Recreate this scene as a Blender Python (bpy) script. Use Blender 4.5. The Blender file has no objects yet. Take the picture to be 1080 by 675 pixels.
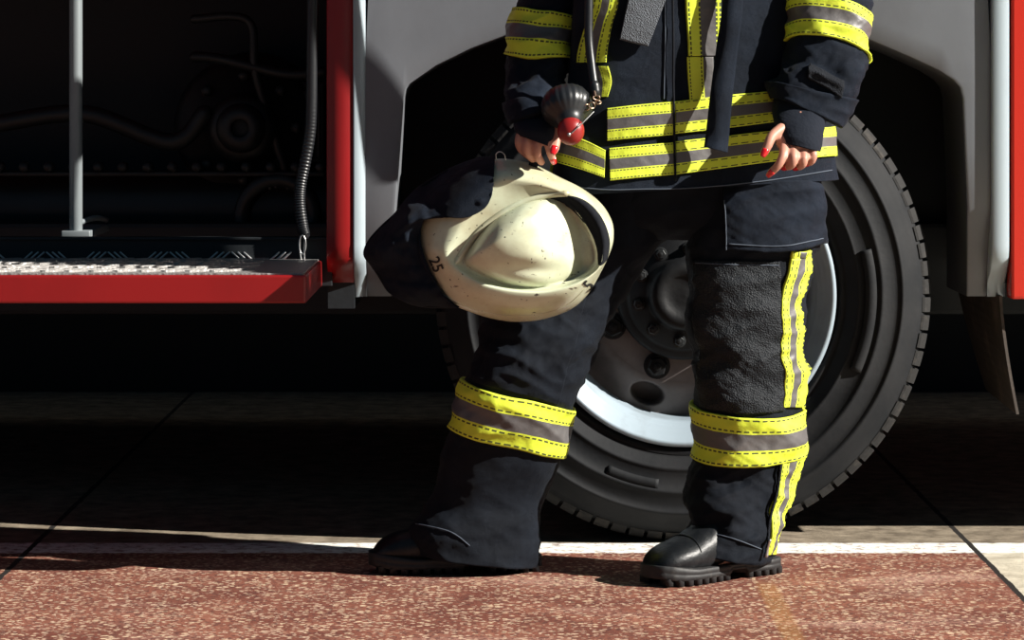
import bpy, bmesh, math, random
from mathutils import Vector, Matrix, noise, Quaternion
from mathutils.bvhtree import BVHTree
random.seed(4)
PI = math.pi
C = bpy.context.scene.collection
sc = bpy.context.scene

# ------------------------------------------------------------------ camera, light, exposure
F = 3400.0          # focal length in pixels of the 1080 px wide frame
D0 = 6.07           # distance from the camera to the person's plane (Y = 0)
HC = 0.92           # camera height
HOR = 90.0          # image row of the horizon
cam_d = bpy.data.cameras.new('camera'); cam = bpy.data.objects.new('camera', cam_d); C.objects.link(cam)
cam.location = (0, -D0, HC); cam.rotation_euler = (PI/2, 0, 0)
cam_d.sensor_width = 36; cam_d.lens = F/1080*36; cam_d.shift_y = -(337.5-HOR)/1080
cam_d.clip_end = 200
sc.camera = cam
world = bpy.data.worlds.new('world'); sc.world = world; world.use_nodes = True
bg = world.node_tree.nodes['Background']; bg.inputs[0].default_value = (0.26, 0.58, 0.88, 1); bg.inputs[1].default_value = 0.15
SUN = Vector((-3.05, 1.0, -1.86)).normalized()
sl = bpy.data.lights.new('sun', 'SUN'); so = bpy.data.objects.new('sun', sl); C.objects.link(so)
sl.energy = 12.0; sl.angle = math.radians(0.55); sl.color = (1.0, 0.95, 0.87)
so.rotation_euler = SUN.to_track_quat('-Z', 'Y').to_euler(); so.location = (9, -5, 8)
vs = sc.view_settings
vs.view_transform = 'Standard'; vs.look = 'None'; vs.gamma = 1; vs.use_curve_mapping = False; vs.exposure = 0.0

# ------------------------------------------------------------------ helpers
YO = [0.0]          # depth shift shared by a held thing and the hand on it
def W(px, py, Y):
    Y += YO[0]
    d = (Y+D0)/F
    return Vector(((px-540)*d, Y, HC-(py-HOR)*d))
def lerp(a, b, t): return a+(b-a)*t
def sstep(a, b, x):
    t = max(0, min(1, (x-a)/(b-a))); return t*t*(3-2*t)
def obj(name, me_or_bm, mats, parent=None, smooth=True, **props):
    if isinstance(me_or_bm, bmesh.types.BMesh):
        me = bpy.data.meshes.new(name); me_or_bm.to_mesh(me); me_or_bm.free()
    else: me = me_or_bm
    if not isinstance(mats, (list, tuple)): mats = [mats]
    for m in mats: me.materials.append(m)
    if smooth:
        for p in me.polygons: p.use_smooth = True
    o = bpy.data.objects.new(name, me); C.objects.link(o)
    if parent: o.parent = parent; o.matrix_parent_inverse = Matrix.Translation(-parent.location)
    for k, v in props.items(): o[k] = v
    return o
def thing(name, loc, label, cat, group=None):
    o = bpy.data.objects.new(name, None); C.objects.link(o); o.location = loc
    o['label'] = label; o['category'] = cat
    if group: o['group'] = group
    return o
def grid(bm, pts, closed_u=False, mat=0, flip=False, matf=None):
    """pts: rows of points -> quads"""
    rows = [[bm.verts.new(p) for p in r] for r in pts]
    n = len(rows[0]); m = n if closed_u else n-1
    for i in range(len(rows)-1):
        for j in range(m):
            a, b, c, d = rows[i][j], rows[i][(j+1) % n], rows[i+1][(j+1) % n], rows[i+1][j]
            try: f = bm.faces.new((a, d, c, b) if flip else (a, b, c, d))
            except ValueError: continue
            f.material_index = matf(i, j) if matf else mat
    return rows
def cap(bm, row, mat=0):
    c = Vector((0, 0, 0))
    for v in row: c += v.co
    cv = bm.verts.new(c/len(row))
    for i in range(len(row)):
        f = bm.faces.new((row[i], row[(i+1) % len(row)], cv)); f.material_index = mat
def fixn(bm): bmesh.ops.recalc_face_normals(bm, faces=bm.faces[:])
def box(bm, x0, x1, y0, y1, z0, z1, bev=0.0, mat=0):
    r = bmesh.ops.create_cube(bm, size=1)
    for v in r['verts']:
        v.co = Vector((lerp(x0, x1, v.co.x+.5), lerp(y0, y1, v.co.y+.5), lerp(z0, z1, v.co.z+.5)))
    fs = list({f for v in r['verts'] for f in v.link_faces})
    for f in fs: f.material_index = mat
    if bev > 0:
        es = list({e for v in r['verts'] for e in v.link_edges})
        rr = bmesh.ops.bevel(bm, geom=es, offset=bev, segments=2, affect='EDGES', profile=.6)
        for f in rr['faces']: f.material_index = mat
def spline(pts, n):
    """Catmull-Rom through tuples"""
    P = [Vector(p) for p in pts]; out = []
    m = len(P)-1
    for k in range(n):
        t = k/(n-1)*m; i = min(int(t), m-1); t -= i
        p0 = P[max(i-1, 0)]; p1 = P[i]; p2 = P[i+1]; p3 = P[min(i+2, m)]
        out.append(.5*((2*p1)+(p2-p0)*t+(2*p0-5*p1+4*p2-p3)*t*t+(3*p1-p0-3*p2+p3)*t*t*t))
    return out
def tube(bm, pts, rad, n=16, seg=None, mat=0, capped=True, wob=None):
    """pts world points, rad list or number; smooth tube with round ends"""
    rads = rad if isinstance(rad, (list, tuple)) else [rad]*len(pts)
    q = spline([(*p, r) if False else (p[0], p[1], p[2]) for p in pts], seg) if seg else [Vector(p) for p in pts]
    if seg:
        rr = []
        for k in range(seg):
            t = k/(seg-1)*(len(rads)-1); i = min(int(t), len(rads)-2); rr.append(lerp(rads[i], rads[i+1], t-i))
    else: rr = rads
    rows = []
    up = None
    for k, p in enumerate(q):
        tg = (q[min(k+1, len(q)-1)]-q[max(k-1, 0)])
        tg.normalize()
        if up is None: up = tg.orthogonal().normalized()
        up = (up-tg*up.dot(tg)).normalized(); si = tg.cross(up)
        def ring(c, r): return [c+(up*math.cos(2*PI*j/n)+si*math.sin(2*PI*j/n))*r for j in range(n)]
        if capped and k == 0:
            for a in (80, 55, 25): rows.append(ring(p-tg*rr[0]*math.sin(math.radians(a)), rr[0]*math.cos(math.radians(a))))
        r = rr[k]*(wob(k) if wob else 1)
        rows.append(ring(p, r))
        if capped and k == len(q)-1:
            for a in (25, 55, 80): rows.append(ring(p+tg*rr[-1]*math.sin(math.radians(a)), rr[-1]*math.cos(math.radians(a))))
    R = grid(bm, rows, True, mat)
    cap(bm, R[0][::-1], mat); cap(bm, R[-1], mat)
def lathe(bm, prof, c, n=96, axis='Y', mat=0, matf=None, fn=None):
    """prof: list of (r, d) about an axis through c"""
    rows = []
    for r, d in prof:
        row = []
        for j in range(n):
            a = 2*PI*j/n
            rr, dd = fn(r, d, a) if fn else (r, d)
            row.append(Vector((c[0]+rr*math.cos(a), c[1]+dd, c[2]+rr*math.sin(a))) if axis == 'Y' else Vector((c[0]+rr*math.cos(a), c[1]+rr*math.sin(a), c[2]+dd)))
        rows.append(row)
    return grid(bm, rows, True, mat, matf=matf)

# ------------------------------------------------------------------ materials
def mat(name, col, rough=.6, metal=0, spec=.5, bump=None, noise_col=None, sheen=0, coat=0):
    m = bpy.data.materials.new(name); m.use_nodes = True
    nt = m.node_tree; N = nt.nodes; L = nt.links; b = N['Principled BSDF']
    b.inputs['Base Color'].default_value = (*col, 1); b.inputs['Roughness'].default_value = rough
    b.inputs['Metallic'].default_value = metal; b.inputs['Specular IOR Level'].default_value = spec
    if sheen: b.inputs['Sheen Weight'].default_value = sheen; b.inputs['Sheen Roughness'].default_value = .5
    if coat: b.inputs['Coat Weight'].default_value = coat; b.inputs['Coat Roughness'].default_value = .15
    tc = N.new('ShaderNodeTexCoord')
    if noise_col:   # (colour 2, scale, low, high, stretch)
        c2, s, lo, hi, st = noise_col
        mp = N.new('ShaderNodeMapping'); mp.inputs['Scale'].default_value = st
        nz = N.new('ShaderNodeTexNoise'); nz.inputs['Scale'].default_value = s; nz.inputs['Detail'].default_value = 6; nz.inputs['Roughness'].default_value = .62
        rp = N.new('ShaderNodeMapRange'); rp.inputs[1].default_value = lo; rp.inputs[2].default_value = hi
        mx = N.new('ShaderNodeMix'); mx.data_type = 'RGBA'
        mx.inputs[6].default_value = (*col, 1); mx.inputs[7].default_value = (*c2, 1)
        L.new(tc.outputs['Object'], mp.inputs[0]); L.new(mp.outputs[0], nz.inputs['Vector'])
        L.new(nz.outputs[0], rp.inputs[0]); L.new(rp.outputs[0], mx.inputs[0]); L.new(mx.outputs[2], b.inputs['Base Color'])
    if bump:        # list of (kind, scale, strength, distance)
        prev = None
        for kind, s, st, di in bump:
            if kind == 'noise':
                t = N.new('ShaderNodeTexNoise'); t.inputs['Scale'].default_value = s; t.inputs['Detail'].default_value = 5
            elif kind == 'voronoi':
                t = N.new('ShaderNodeTexVoronoi'); t.inputs['Scale'].default_value = s
            else:
                t = N.new('ShaderNodeTexWave'); t.inputs['Scale'].default_value = s; t.bands_direction = 'DIAGONAL'; t.inputs['Distortion'].default_value = .6
            L.new(tc.outputs['Object'], t.inputs['Vector'])
            bp = N.new('ShaderNodeBump'); bp.inputs['Strength'].default_value = st; bp.inputs['Distance'].default_value = di
            L.new(t.outputs[0], bp.inputs['Height'])
            if prev: L.new(prev.outputs[0], bp.inputs['Normal'])
            prev = bp
        L.new(prev.outputs[0], b.inputs['Normal'])
    return m
M = {}
M['navy'] = mat('navy_cloth', (.0020, .0046, .0105), .8, 0, .14, [('noise', 55, .4, .005), ('noise', 14, .22, .02), ('wave', 420, .5, .0006)], ((.0068, .0120, .0225), 17, .42, .78, (1, 1, 1)), sheen=.02)
M['navy2'] = mat('navy_trouser_cloth', (.0018, .0034, .0070), .78, 0, .14, [('noise', 45, .4, .005), ('noise', 13, .22, .02), ('wave', 380, .5, .0006)], ((.0050, .0082, .0145), 14, .42, .78, (1, 1, 1)), sheen=.02)
M['knee'] = mat('coated_knee_cloth', (.0050, .0070, .0098), .65, 0, .22, [('noise', 60, .5, .004), ('voronoi', 330, .8, .002)], ((.013, .0155, .0195), 20, .4, .75, (1, 1, 1)))
M['knit'] = mat('knitted_wristlet', (.006, .0085, .015), .9, 0, .2, [('noise', 160, .6, .002)])
M['black_cloth'] = mat('dark_inner_cloth', (.004, .005, .008), .9, 0, .2, [('noise', 90, .5, .003)])
M['yellow'] = mat('fluorescent_yellow', (.58, .66, .045), .65, 0, .3, [('noise', 70, .35, .003)], ((.46, .56, .03), 25, .45, .8, (1, 1, 1)))
M['silver'] = mat('reflective_silver', (.088, .083, .084), .5, .1, .4, [('noise', 60, .35, .003)], ((.135, .128, .125), 18, .5, .8, (1, 1, 1)))
M['stitch'] = mat('stitching', (.05, .06, .012), .8)
M['seam'] = mat('seam_thread', (.05, .065, .09), .8)
M['velcro'] = mat('velcro_grey', (.085, .094, .108), .85, 0, .3, [('voronoi', 420, 1, .003)])
M['velcro_dark'] = mat('velcro_black', (.012, .014, .019), .95, 0, .2, [('voronoi', 500, 1, .003)])
M['leather'] = mat('black_leather', (.0045, .0055, .007), .42, 0, .3, [('noise', 90, .25, .003), ('voronoi', 260, .15, .001)], ((.02, .021, .023), 30, .5, .8, (1, 1, 1)))
M['sole'] = mat('boot_rubber', (.012, .012, .013), .6, 0, .4, [('noise', 60, .3, .003)], ((.05, .045, .04), 35, .55, .85, (1, 1, 1)))
M['skin'] = mat('skin', (.42, .19, .135), .5, 0, .4, [('noise', 120, .2, .001)], ((.50, .25, .18), 20, .4, .7, (1, 1, 1)))
M['nail'] = mat('red_nail_polish', (.55, .008, .012), .2, 0, .6, coat=.5)
M['hair'] = mat('brown_hair', (.03, .016, .008), .5)
M['rubber'] = mat('black_rubber', (.009, .010, .012), .38, 0, .5, [('noise', 40, .15, .003)])
M['redplastic'] = mat('red_plastic', (.22, .010, .009), .35, 0, .5, [('noise', 60, .2, .002)])
M['brass'] = mat('worn_brass', (.42, .30, .22), .35, .8)
M['steel'] = mat('steel', (.45, .45, .45), .35, .9)
M['digit'] = mat('black_lettering', (.008, .008, .008), .6)
M['truckred'] = mat('red_vehicle_paint', (.235, .0065, .0075), .38, 0, .4, [('noise', 350, .08, .001)], ((.19, .005, .006), 6, .4, .7, (1, 1, .4)), coat=.2)
M['truckred2'] = mat('bright_red_vehicle_paint', (.52, .022, .010), .36, 0, .4, [('noise', 350, .08, .001)], coat=.2)
M['arch'] = mat('greyed_white_paint', (.150, .160, .178), .42, .1, .5, [('noise', 260, .08, .001)], ((.115, .12, .132), 5, .4, .75, (1, 1, .6)))  # white panel paint, greyed in its colour for the grazing sun
M['archtrim'] = mat('white_paint', (.30, .355, .39), .3, 0, .5, [('noise', 260, .05, .001)], ((.25, .30, .33), 8, .5, .8, (1, 1, .5)), coat=.2)  # the same white, kept lighter where the chamfer faces the sun
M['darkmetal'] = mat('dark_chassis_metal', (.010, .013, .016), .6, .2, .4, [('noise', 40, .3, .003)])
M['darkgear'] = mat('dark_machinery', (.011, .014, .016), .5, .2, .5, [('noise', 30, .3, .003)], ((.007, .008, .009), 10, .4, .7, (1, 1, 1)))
M['pole'] = mat('pale_handrail_paint', (.16, .18, .19), .45, .1)
M['tyre'] = mat('tyre_rubber', (.0078, .0088, .0105), .7, 0, .16, [('noise', 90, .25, .002)], ((.018, .0182, .0195), 7, .4, .75, (1, 1, 1)))
M['tread'] = mat('tread_rubber', (.014, .0135, .0135), .8, 0, .3, [('noise', 60, .5, .004)], ((.07, .06, .05), 22, .55, .85, (1, 1, 1)))
M['rim'] = mat('painted_silver_rim', (.27, .33, .38), .34, .05, .5, [('noise', 60, .12, .002)], ((.20, .235, .26), 14, .5, .8, (1, 1, 1)))
M['disc'] = mat('dusty_wheel_disc', (.125, .108, .104), .6, .1, .4, [('noise', 50, .3, .003)], ((.065, .057, .054), 12, .4, .75, (1, 1, 1)))
M['hub'] = mat('greasy_black_hub', (.0045, .005, .006), .6, .1, .25, [('noise', 50, .4, .003)])
M['flap'] = mat('dusty_rubber_flap', (.035, .027, .022), .8, 0, .3, [('noise', 40, .4, .004)], ((.10, .07, .055), 14, .5, .8, (1, 1, 1)))
M['wall'] = mat('dark_wall', (.020, .024, .027), .9)
M['galv'] = mat('galvanised_post', (.35, .36, .37), .5, .6)
M['white'] = mat('white_boom', (.7, .7, .7), .5)

def helmet_mat():
    m = mat('cream_helmet_paint', (.55, .59, .43), .30, 0, .5, [('noise', 25, .06, .002)], ((.34, .29, .17), 9, .42, .78, (1, 1, 1)), coat=.35)
    nt = m.node_tree; N = nt.nodes; L = nt.links; b = N['Principled BSDF']
    src = b.inputs['Base Color'].links[0].from_socket
    tc = N.new('ShaderNodeTexCoord')
    for sc_, st, lo, hi, colr in ((70, (1, 1, 1), .70, .73, (.02, .018, .014)), (38, (1, 1, 3.5), .68, .74, (.10, .085, .06)), (130, (1, 1, .6), .69, .73, (.03, .025, .02))):
        mp = N.new('ShaderNodeMapping'); mp.inputs['Scale'].default_value = st; mp.inputs['Rotation'].default_value = (0, .5, 0)
        nz = N.new('ShaderNodeTexNoise'); nz.inputs['Scale'].default_value = sc_; nz.inputs['Detail'].default_value = 4
        rp = N.new('ShaderNodeMapRange'); rp.inputs[1].default_value = lo; rp.inputs[2].default_value = hi
        mx = N.new('ShaderNodeMix'); mx.data_type = 'RGBA'; mx.inputs[7].default_value = (*colr, 1)
        L.new(tc.outputs['Object'], mp.inputs[0]); L.new(mp.outputs[0], nz.inputs['Vector']); L.new(nz.outputs[0], rp.inputs[0])
        L.new(rp.outputs[0], mx.inputs[0]); L.new(src, mx.inputs[6]); src = mx.outputs[2]
    L.new(src, b.inputs['Base Color'])
    return m
M['helmet'] = helmet_mat()

def tread_plate_mat():
    m = mat('grip_plate', (.27, .26, .25), .45, .4, .5, [('voronoi', 120, .6, .003)])
    return m
M['grip'] = tread_plate_mat()

def ground_mat():
    m = bpy.data.materials.new('red_granite_paving'); m.use_nodes = True
    nt = m.node_tree; N = nt.nodes; L = nt.links; b = N['Principled BSDF']
    b.inputs['Roughness'].default_value = .75; b.inputs['Specular IOR Level'].default_value = .3
    tc = N.new('ShaderNodeTexCoord'); sp = N.new('ShaderNodeSeparateXYZ'); L.new(tc.outputs['Object'], sp.inputs[0])
    def math_(op, a, b_=None):
        n = N.new('ShaderNodeMath'); n.operation = op
        for i, v in enumerate((a, b_)):
            if v is None: continue
            if isinstance(v, (int, float)): n.inputs[i].default_value = v
            else: L.new(v, n.inputs[i])
        return n.outputs[0]
    def nz(scale, detail=6, rough=.6, st=(1, 1, 1)):
        mp = N.new('ShaderNodeMapping'); mp.inputs['Scale'].default_value = st
        n = N.new('ShaderNodeTexNoise'); n.inputs['Scale'].default_value = scale; n.inputs['Detail'].default_value = detail; n.inputs['Roughness'].default_value = rough
        L.new(tc.outputs['Object'], mp.inputs[0]); L.new(mp.outputs[0], n.inputs['Vector']); return n.outputs[0]
    def ramp(v, lo, hi):
        r = N.new('ShaderNodeMapRange'); r.inputs[1].default_value = lo; r.inputs[2].default_value = hi; L.new(v, r.inputs[0]); return r.outputs[0]
    def mix(f, a, b_):
        x = N.new('ShaderNodeMix'); x.data_type = 'RGBA'
        if isinstance(f, (int, float)): x.inputs[0].default_value = f
        else: L.new(f, x.inputs[0])
        for i, v in ((6, a), (7, b_)):
            if isinstance(v, tuple): x.inputs[i].default_value = (*v, 1)
            else: L.new(v, x.inputs[i])
        return x.outputs[2]
    X, Y = sp.outputs[0], sp.outputs[1]
    red = mix(ramp(nz(5, 8), .38, .66), (.120, .034, .022), (.225, .085, .054))
    red = mix(math_('MULTIPLY', ramp(nz(3.1, 5, .5, (.6, 1.5, 1)), .54, .72), .55), red, (.40, .25, .20))
    vo = N.new('ShaderNodeTexVoronoi'); vo.inputs['Scale'].default_value = 84; L.new(tc.outputs['Object'], vo.inputs['Vector'])
    sv = N.new('ShaderNodeSeparateColor'); L.new(vo.outputs['Color'], sv.inputs[0])
    fl = math_('MULTIPLY', ramp(sv.outputs[0], .72, .80), ramp(vo.outputs['Distance'], .62, .40))
    red = mix(math_('MULTIPLY', fl, ramp(nz(9, 4), .34, .55)), red, (.50, .37, .25))
    vo2 = N.new('ShaderNodeTexVoronoi'); vo2.inputs['Scale'].default_value = 165; L.new(tc.outputs['Object'], vo2.inputs['Vector'])
    sv2 = N.new('ShaderNodeSeparateColor'); L.new(vo2.outputs['Color'], sv2.inputs[0])
    red = mix(math_('MULTIPLY', ramp(sv2.outputs[1], .72, .80), .75), red, (.075, .028, .022))
    red = mix(math_('MULTIPLY', ramp(sv2.outputs[0], .86, .9), .8), red, (.46, .33, .24))
    # faint yellow paint streak
    ys = math_('MULTIPLY', math_('MULTIPLY', ramp(X, .445, .455), ramp(X, .492, .482)), ramp(Y, -.06, -.16))
    red = mix(math_('MULTIPLY', ys, .13), red, (.62, .36, .07))
    # tan concrete beyond the line and beyond the joint
    tan = mix(ramp(nz(16, 9, .7), .35, .68), (.085, .066, .047), (.30, .25, .185))
    tan2 = mix(ramp(nz(18, 9, .7), .3, .65), (.27, .24, .18), (.56, .52, .42))
    far = ramp(math_('ADD', Y, math_('MULTIPLY', nz(14, 4), .02)), .415, .425)
    c = mix(far, red, tan)
    JX = .917
    rightside = ramp(X, JX-.001, JX+.001)
    nearright = math_('MULTIPLY', rightside, ramp(Y, .30, .28))
    c = mix(rightside, c, mix(far, tan2, tan))
    # white line
    nl = nz(26, 6, .7)
    w1 = ramp(math_('ADD', Y, math_('MULTIPLY', math_('SUBTRACT', nl, .5), .05)), .268, .276)
    w2 = ramp(math_('ADD', Y, math_('MULTIPLY', math_('SUBTRACT', nz(31, 5), .5), .02)), .415, .405)
    wl = math_('MULTIPLY', math_('MULTIPLY', w1, w2), ramp(nz(38, 6, .75), .36, .50))
    c = mix(wl, c, mix(ramp(nz(30, 5), .4, .7), (.78, .80, .76), (.60, .61, .56)))
    # joints
    def joint(x0, w=.006):
        return math_('LESS_THAN', math_('ABSOLUTE', math_('SUBTRACT', math_('ADD', X, math_('MULTIPLY', math_('SUBTRACT', nz(20, 3), .5), .008)), x0)), w)
    for x0 in (JX, -.957):
        c = mix(joint(x0), c, (.012, .010, .009))
    L.new(c, b.inputs['Base Color'])
    bp = N.new('ShaderNodeBump'); bp.inputs['Strength'].default_value = .5; bp.inputs['Distance'].default_value = .004
    L.new(nz(110, 6, .7), bp.inputs['Height']); L.new(bp.outputs[0], b.inputs['Normal'])
    return m
M['ground'] = ground_mat()

# ------------------------------------------------------------------ setting
bm = bmesh.new(); box(bm, -14, 14, -14, 3.6, -.2, 0)
obj('floor', bm, M['ground'], smooth=False, kind='structure')
bm = bmesh.new(); box(bm, -14, 14, 3.6, 3.9, -.2, 6)
obj('wall_back', bm, M['wall'], smooth=False, kind='structure')

# ------------------------------------------------------------------ fire truck
YP = .40                       # plane of the truck's side
truck = thing('fire_truck', (.35, 1.6, 0), 'red and white fire truck seen low from the side, standing behind the firefighter', 'fire truck')
def sx(px, Y=YP): return (px-540)*(Y+D0)/F
def sz(py, Y=YP): return HC-(py-HOR)*(Y+D0)/F

# upper body (starts above the frame), roof, far side, under-body
bm = bmesh.new()
box(bm, -4.2, 4.2, YP+.02, 2.9, 1.30, 3.1, .03)
obj('upper_body', bm, M['truckred'], truck, False)
bm = bmesh.new()
box(bm, -4.2, 4.2, 2.8, 2.9, .5, 1.31)          # far side skin
obj('far_side_panel', bm, M['truckred'], truck, False)
bm = bmesh.new()
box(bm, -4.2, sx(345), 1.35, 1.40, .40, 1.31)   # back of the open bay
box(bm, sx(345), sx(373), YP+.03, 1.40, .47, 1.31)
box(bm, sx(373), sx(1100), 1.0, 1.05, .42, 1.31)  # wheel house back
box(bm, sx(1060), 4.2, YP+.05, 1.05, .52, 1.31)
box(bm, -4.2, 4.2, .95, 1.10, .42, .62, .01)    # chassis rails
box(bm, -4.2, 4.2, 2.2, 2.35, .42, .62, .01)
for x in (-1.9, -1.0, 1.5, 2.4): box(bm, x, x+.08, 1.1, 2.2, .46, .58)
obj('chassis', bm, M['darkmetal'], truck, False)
bm = bmesh.new()
tube(bm, [(sx(722), .75, .5), (sx(722), 2.6, .5)], .075, 20)
lathe(bm, [(.01, 1.35), (.16, 1.4), (.21, 1.55), (.16, 1.7), (.01, 1.75)], (sx(722), 0, .5), 28)
obj('axle', bm, M['darkmetal'], truck)

# wheel arch panel, traced edge with real thickness and a lower edge bent in to turn dark
inner = [(412, 315), (414, 260), (420, 180), (424, 130), (426, 103), (428, 94), (432, 88), (460, 69), (497, 51), (537, 36), (590, 22), (650, 13), (722, 9), (790, 13), (850, 23), (890, 33), (917, 42), (962, 61), (990, 74), (1005, 84), (1012, 92), (1015, 104), (1017, 150), (1020, 220), (1025, 315)]
bm = bmesh.new()
TOP = 1.32
fr = [W(x, y, YP) for x, y in inner]
XL, XR = sx(384), sx(1046)
def outer(p, i):
    n = len(fr)-1
    if i <= 5: return Vector((XL, YP, p.z))
    if i >= n-5: return Vector((XR, YP, p.z))
    t = (i-5)/(n-10)
    return Vector((lerp(XL, XR, sstep(0, 1, t)), YP, TOP))
ou = [outer(p, i) for i, p in enumerate(fr)]
rows = []
K = 8
def bend(p, t):   # slight outward crown of the panel; lower edge bent in, standing in for a cast shadow
    q = p.copy()
    q.y -= .0015*math.sin(PI*min(1, t*1.0))
    lo = sstep(.585, .49, p.z)
    q.y += .075*lo
    return q
for k in range(K+1):
    t = k/K
    rows.append([bend(lerp(a, b_, t), t) for a, b_ in zip(fr, ou)])
lip = [Vector((p.x, p.y+.016, p.z)) for p in rows[0]]
inn = [Vector((p.x, p.y+.30, p.z)) for p in rows[0]]
grid(bm, [inn, lip, [Vector((p.x, p.y+.003, p.z)) for p in rows[0]]]+rows)
# subdivide vertical for lower-edge smoothness
fixn(bm)
arch = obj('wheel_arch_panel', bm, M['arch'], truck, True)
md = arch.modifiers.new('bevel', 'BEVEL'); md.width = .004; md.segments = 2; md.limit_method = 'ANGLE'; md.angle_limit = .9
# corner fill above the arch at both sides is part of the panel (rows reach TOP)
def trim(x0, x1, d0, d1, name, m, z0=None):
    bm = bmesh.new(); rows = []
    zz = [sz(315), .515, .54, .56, .575, .60, .8, TOP] if z0 is None else z0
    for z in zz:
        lo = sstep(.585, .49, z)*.075  # bottom bent in like the panel, to read as shaded
        rows.append([Vector((sx(x0), YP+.05, z)), Vector((sx(x0), YP+d0+lo, z)), Vector((sx(x0)+.003, YP+d0-.003+lo, z)), Vector((sx(x1)-.003, YP+d1-.003+lo, z)), Vector((sx(x1), YP+d1+lo, z)), Vector((sx(x1), YP+.05, z))])
    grid(bm, rows); fixn(bm)
    return obj(name, bm, m, arch)
trim(373, 385.5, -.024, .0, 'arch_trim', M['archtrim'])
trim(1045, 1064, -.010, -.004, 'arch_trim', M['archtrim'])
# red pillar left of the arch and red side skin right of it
bm = bmesh.new(); rows = []
for z in [sz(315), .515, .54, .56, .575, .60, .8, TOP]:
    lo = sstep(.585, .49, z)*.075  # pillar foot bent in to stand for the shadow there
    rows.append([Vector((sx(345), YP+.25, z)), Vector((sx(345), YP-.02+lo, z)), Vector((sx(346), YP-.024+lo, z)), Vector((sx(372), YP-.024+lo, z)), Vector((sx(373), YP-.022+lo, z)), Vector((sx(373), YP+.1, z))])
grid(bm, rows); fixn(bm)
obj('body_pillar', bm, M['truckred'], truck)
bm = bmesh.new(); box(bm, sx(1066), 4.2, YP-.006, YP+.06, sz(315.5), TOP, .006)
obj('side_skin', bm, M['truckred2'], truck, False)

# unseen strut added above the frame to cast the diagonal shadow on the pillar
def back_project(px, py, Yp, d):   # point d in front of plane Yp whose shadow lands on W(px,py,Yp)
    p = W(px, py, Yp); return p-SUN*(d/SUN.y)
bm = bmesh.new()
a = back_project(333, 52, YP, .30); b_ = back_project(432, 172, YP, .22)
dirv = (a-b_).normalized(); a2 = a+dirv*.22
tube(bm, [a2, a, b_], .022, 12)
tube(bm, [a2, Vector((a2.x, YP+.05, a2.z+.15))], .012, 10)
obj('shadow_strut', bm, M['darkmetal'], truck)

# running board: fascia, grip plate, riser
YF, YB = -.105, .405
x0, x1 = -2.6, (322.7-540)*(YF+D0)/F
zt = HC-(288-HOR)*(YF+D0)/F; zb = HC-(320-HOR)*(YF+D0)/F
bm = bmesh.new(); box(bm, x0, x1, YF, YB, zb, zt-.004, .004)
board = obj('running_board', bm, M['truckred'], truck, False)
bm = bmesh.new()
box(bm, x0, x1-.006, YF+.012, YB-.01, zt-.006, zt-.001, .001)
# raised slanted bars pressed in the grip plate
xx = x0+.05
while xx < x1-.12:
    for yy in (YF+.05, YF+.17, YF+.29, YF+.41):
        r = bmesh.ops.create_cube(bm, size=1)
        for v in r['verts']:
            t = v.co.y
            v.co = Vector((xx+v.co.x*.010+t*.07, yy+v.co.y*.075+.03, zt+v.co.z*.006))
    xx += .045
obj('grip_plate', bm, M['grip'], board, False)
bm = bmesh.new()
zr = HC-(250-HOR)*(YB+D0)/F
box(bm, x0, x1+.02, YB, YB+.015, zb, zr, .002)
box(bm, x0, x1+.02, YB-.006, YB+.03, zr-.006, zr, .002)
obj('riser_plate', bm, M['darkmetal'], board, False)
bm = bmesh.new(); random.seed(2)
xx = x0+.02; k = 0
while xx < x1-.05:
    for zz, q in ((zr-.045, 1), (zr-.085, 1)):
        s = 1 if (k % 2 == 0) else -1
        for off in (-.012, 0, .012):
            cxx = xx+off
            v = []
            p0 = Vector((cxx-.016*s, YB-.002, zz-.014)); p1 = Vector((cxx+.016*s, YB-.002, zz+.014))
            tube(bm, [p0, p1], .0022, 6)
    xx += .062; k += 1
obj('diamond_pattern', bm, M['steel'], board)

# things inside the open bay: handrail, pump, exhaust silencer
bm = bmesh.new(); Yh = .50
tube(bm, [W(80, -170, Yh), W(80, 243, Yh)], .0135, 16)
box(bm, sx(66, Yh), sx(96, Yh), Yh-.02, Yh+.3, sz(250, Yh)-.002, sz(243, Yh), .002)
tube(bm, [W(80, 236, Yh), W(100, 230, Yh+.1), W(112, 232, Yh+.28)], .006, 8, 10)
obj('handrail', bm, M['pole'], truck)
Yg = 1.0
bm = bmesh.new()
lathe(bm, [(.001, -.02), (.06, -.02), (.075, 0), (.08, .05), (.14, .06), (.16, .10), (.17, .3)], (sx(255, Yg), Yg, sz(135, Yg)), 40)
lathe(bm, [(.02, -.05), (.03, -.055), (.05, -.045), (.055, -.02)], (sx(255, Yg), Yg, sz(135, Yg)), 24)
for k in range(8):
    a = k*PI/4; lathe(bm, [(.001, -.012), (.012, -.012), (.013, .0)], (sx(255, Yg)+.115*math.cos(a), Yg+.05, sz(135, Yg)+.115*math.sin(a)), 8)
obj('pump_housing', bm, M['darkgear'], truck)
bm = bmesh.new()
cxg, czg = sx(292, Yg), sz(228, Yg)
for k in range(-1, 2):
    pass
tube(bm, [(-2.2, Yg+.12, sz(222, Yg)), (sx(342, Yg), Yg+.12, sz(222, Yg))], .085, 32)
lathe(bm, [(.001, .05), (.05, .05), (.062, .03), (.066, .0), (.09, -.005), (.095, .01), (.10, .10)], (cxg, Yg, czg), 36)
for k in range(9): box(bm, cxg-.058+k*.013, cxg-.052+k*.013, Yg-.01+.01, Yg+.03, czg+.058+.004*(k % 3), czg+.070+.004*(k % 3), .001)
obj('silencer', bm, M['darkgear'], truck)
bm = bmesh.new()
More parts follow.
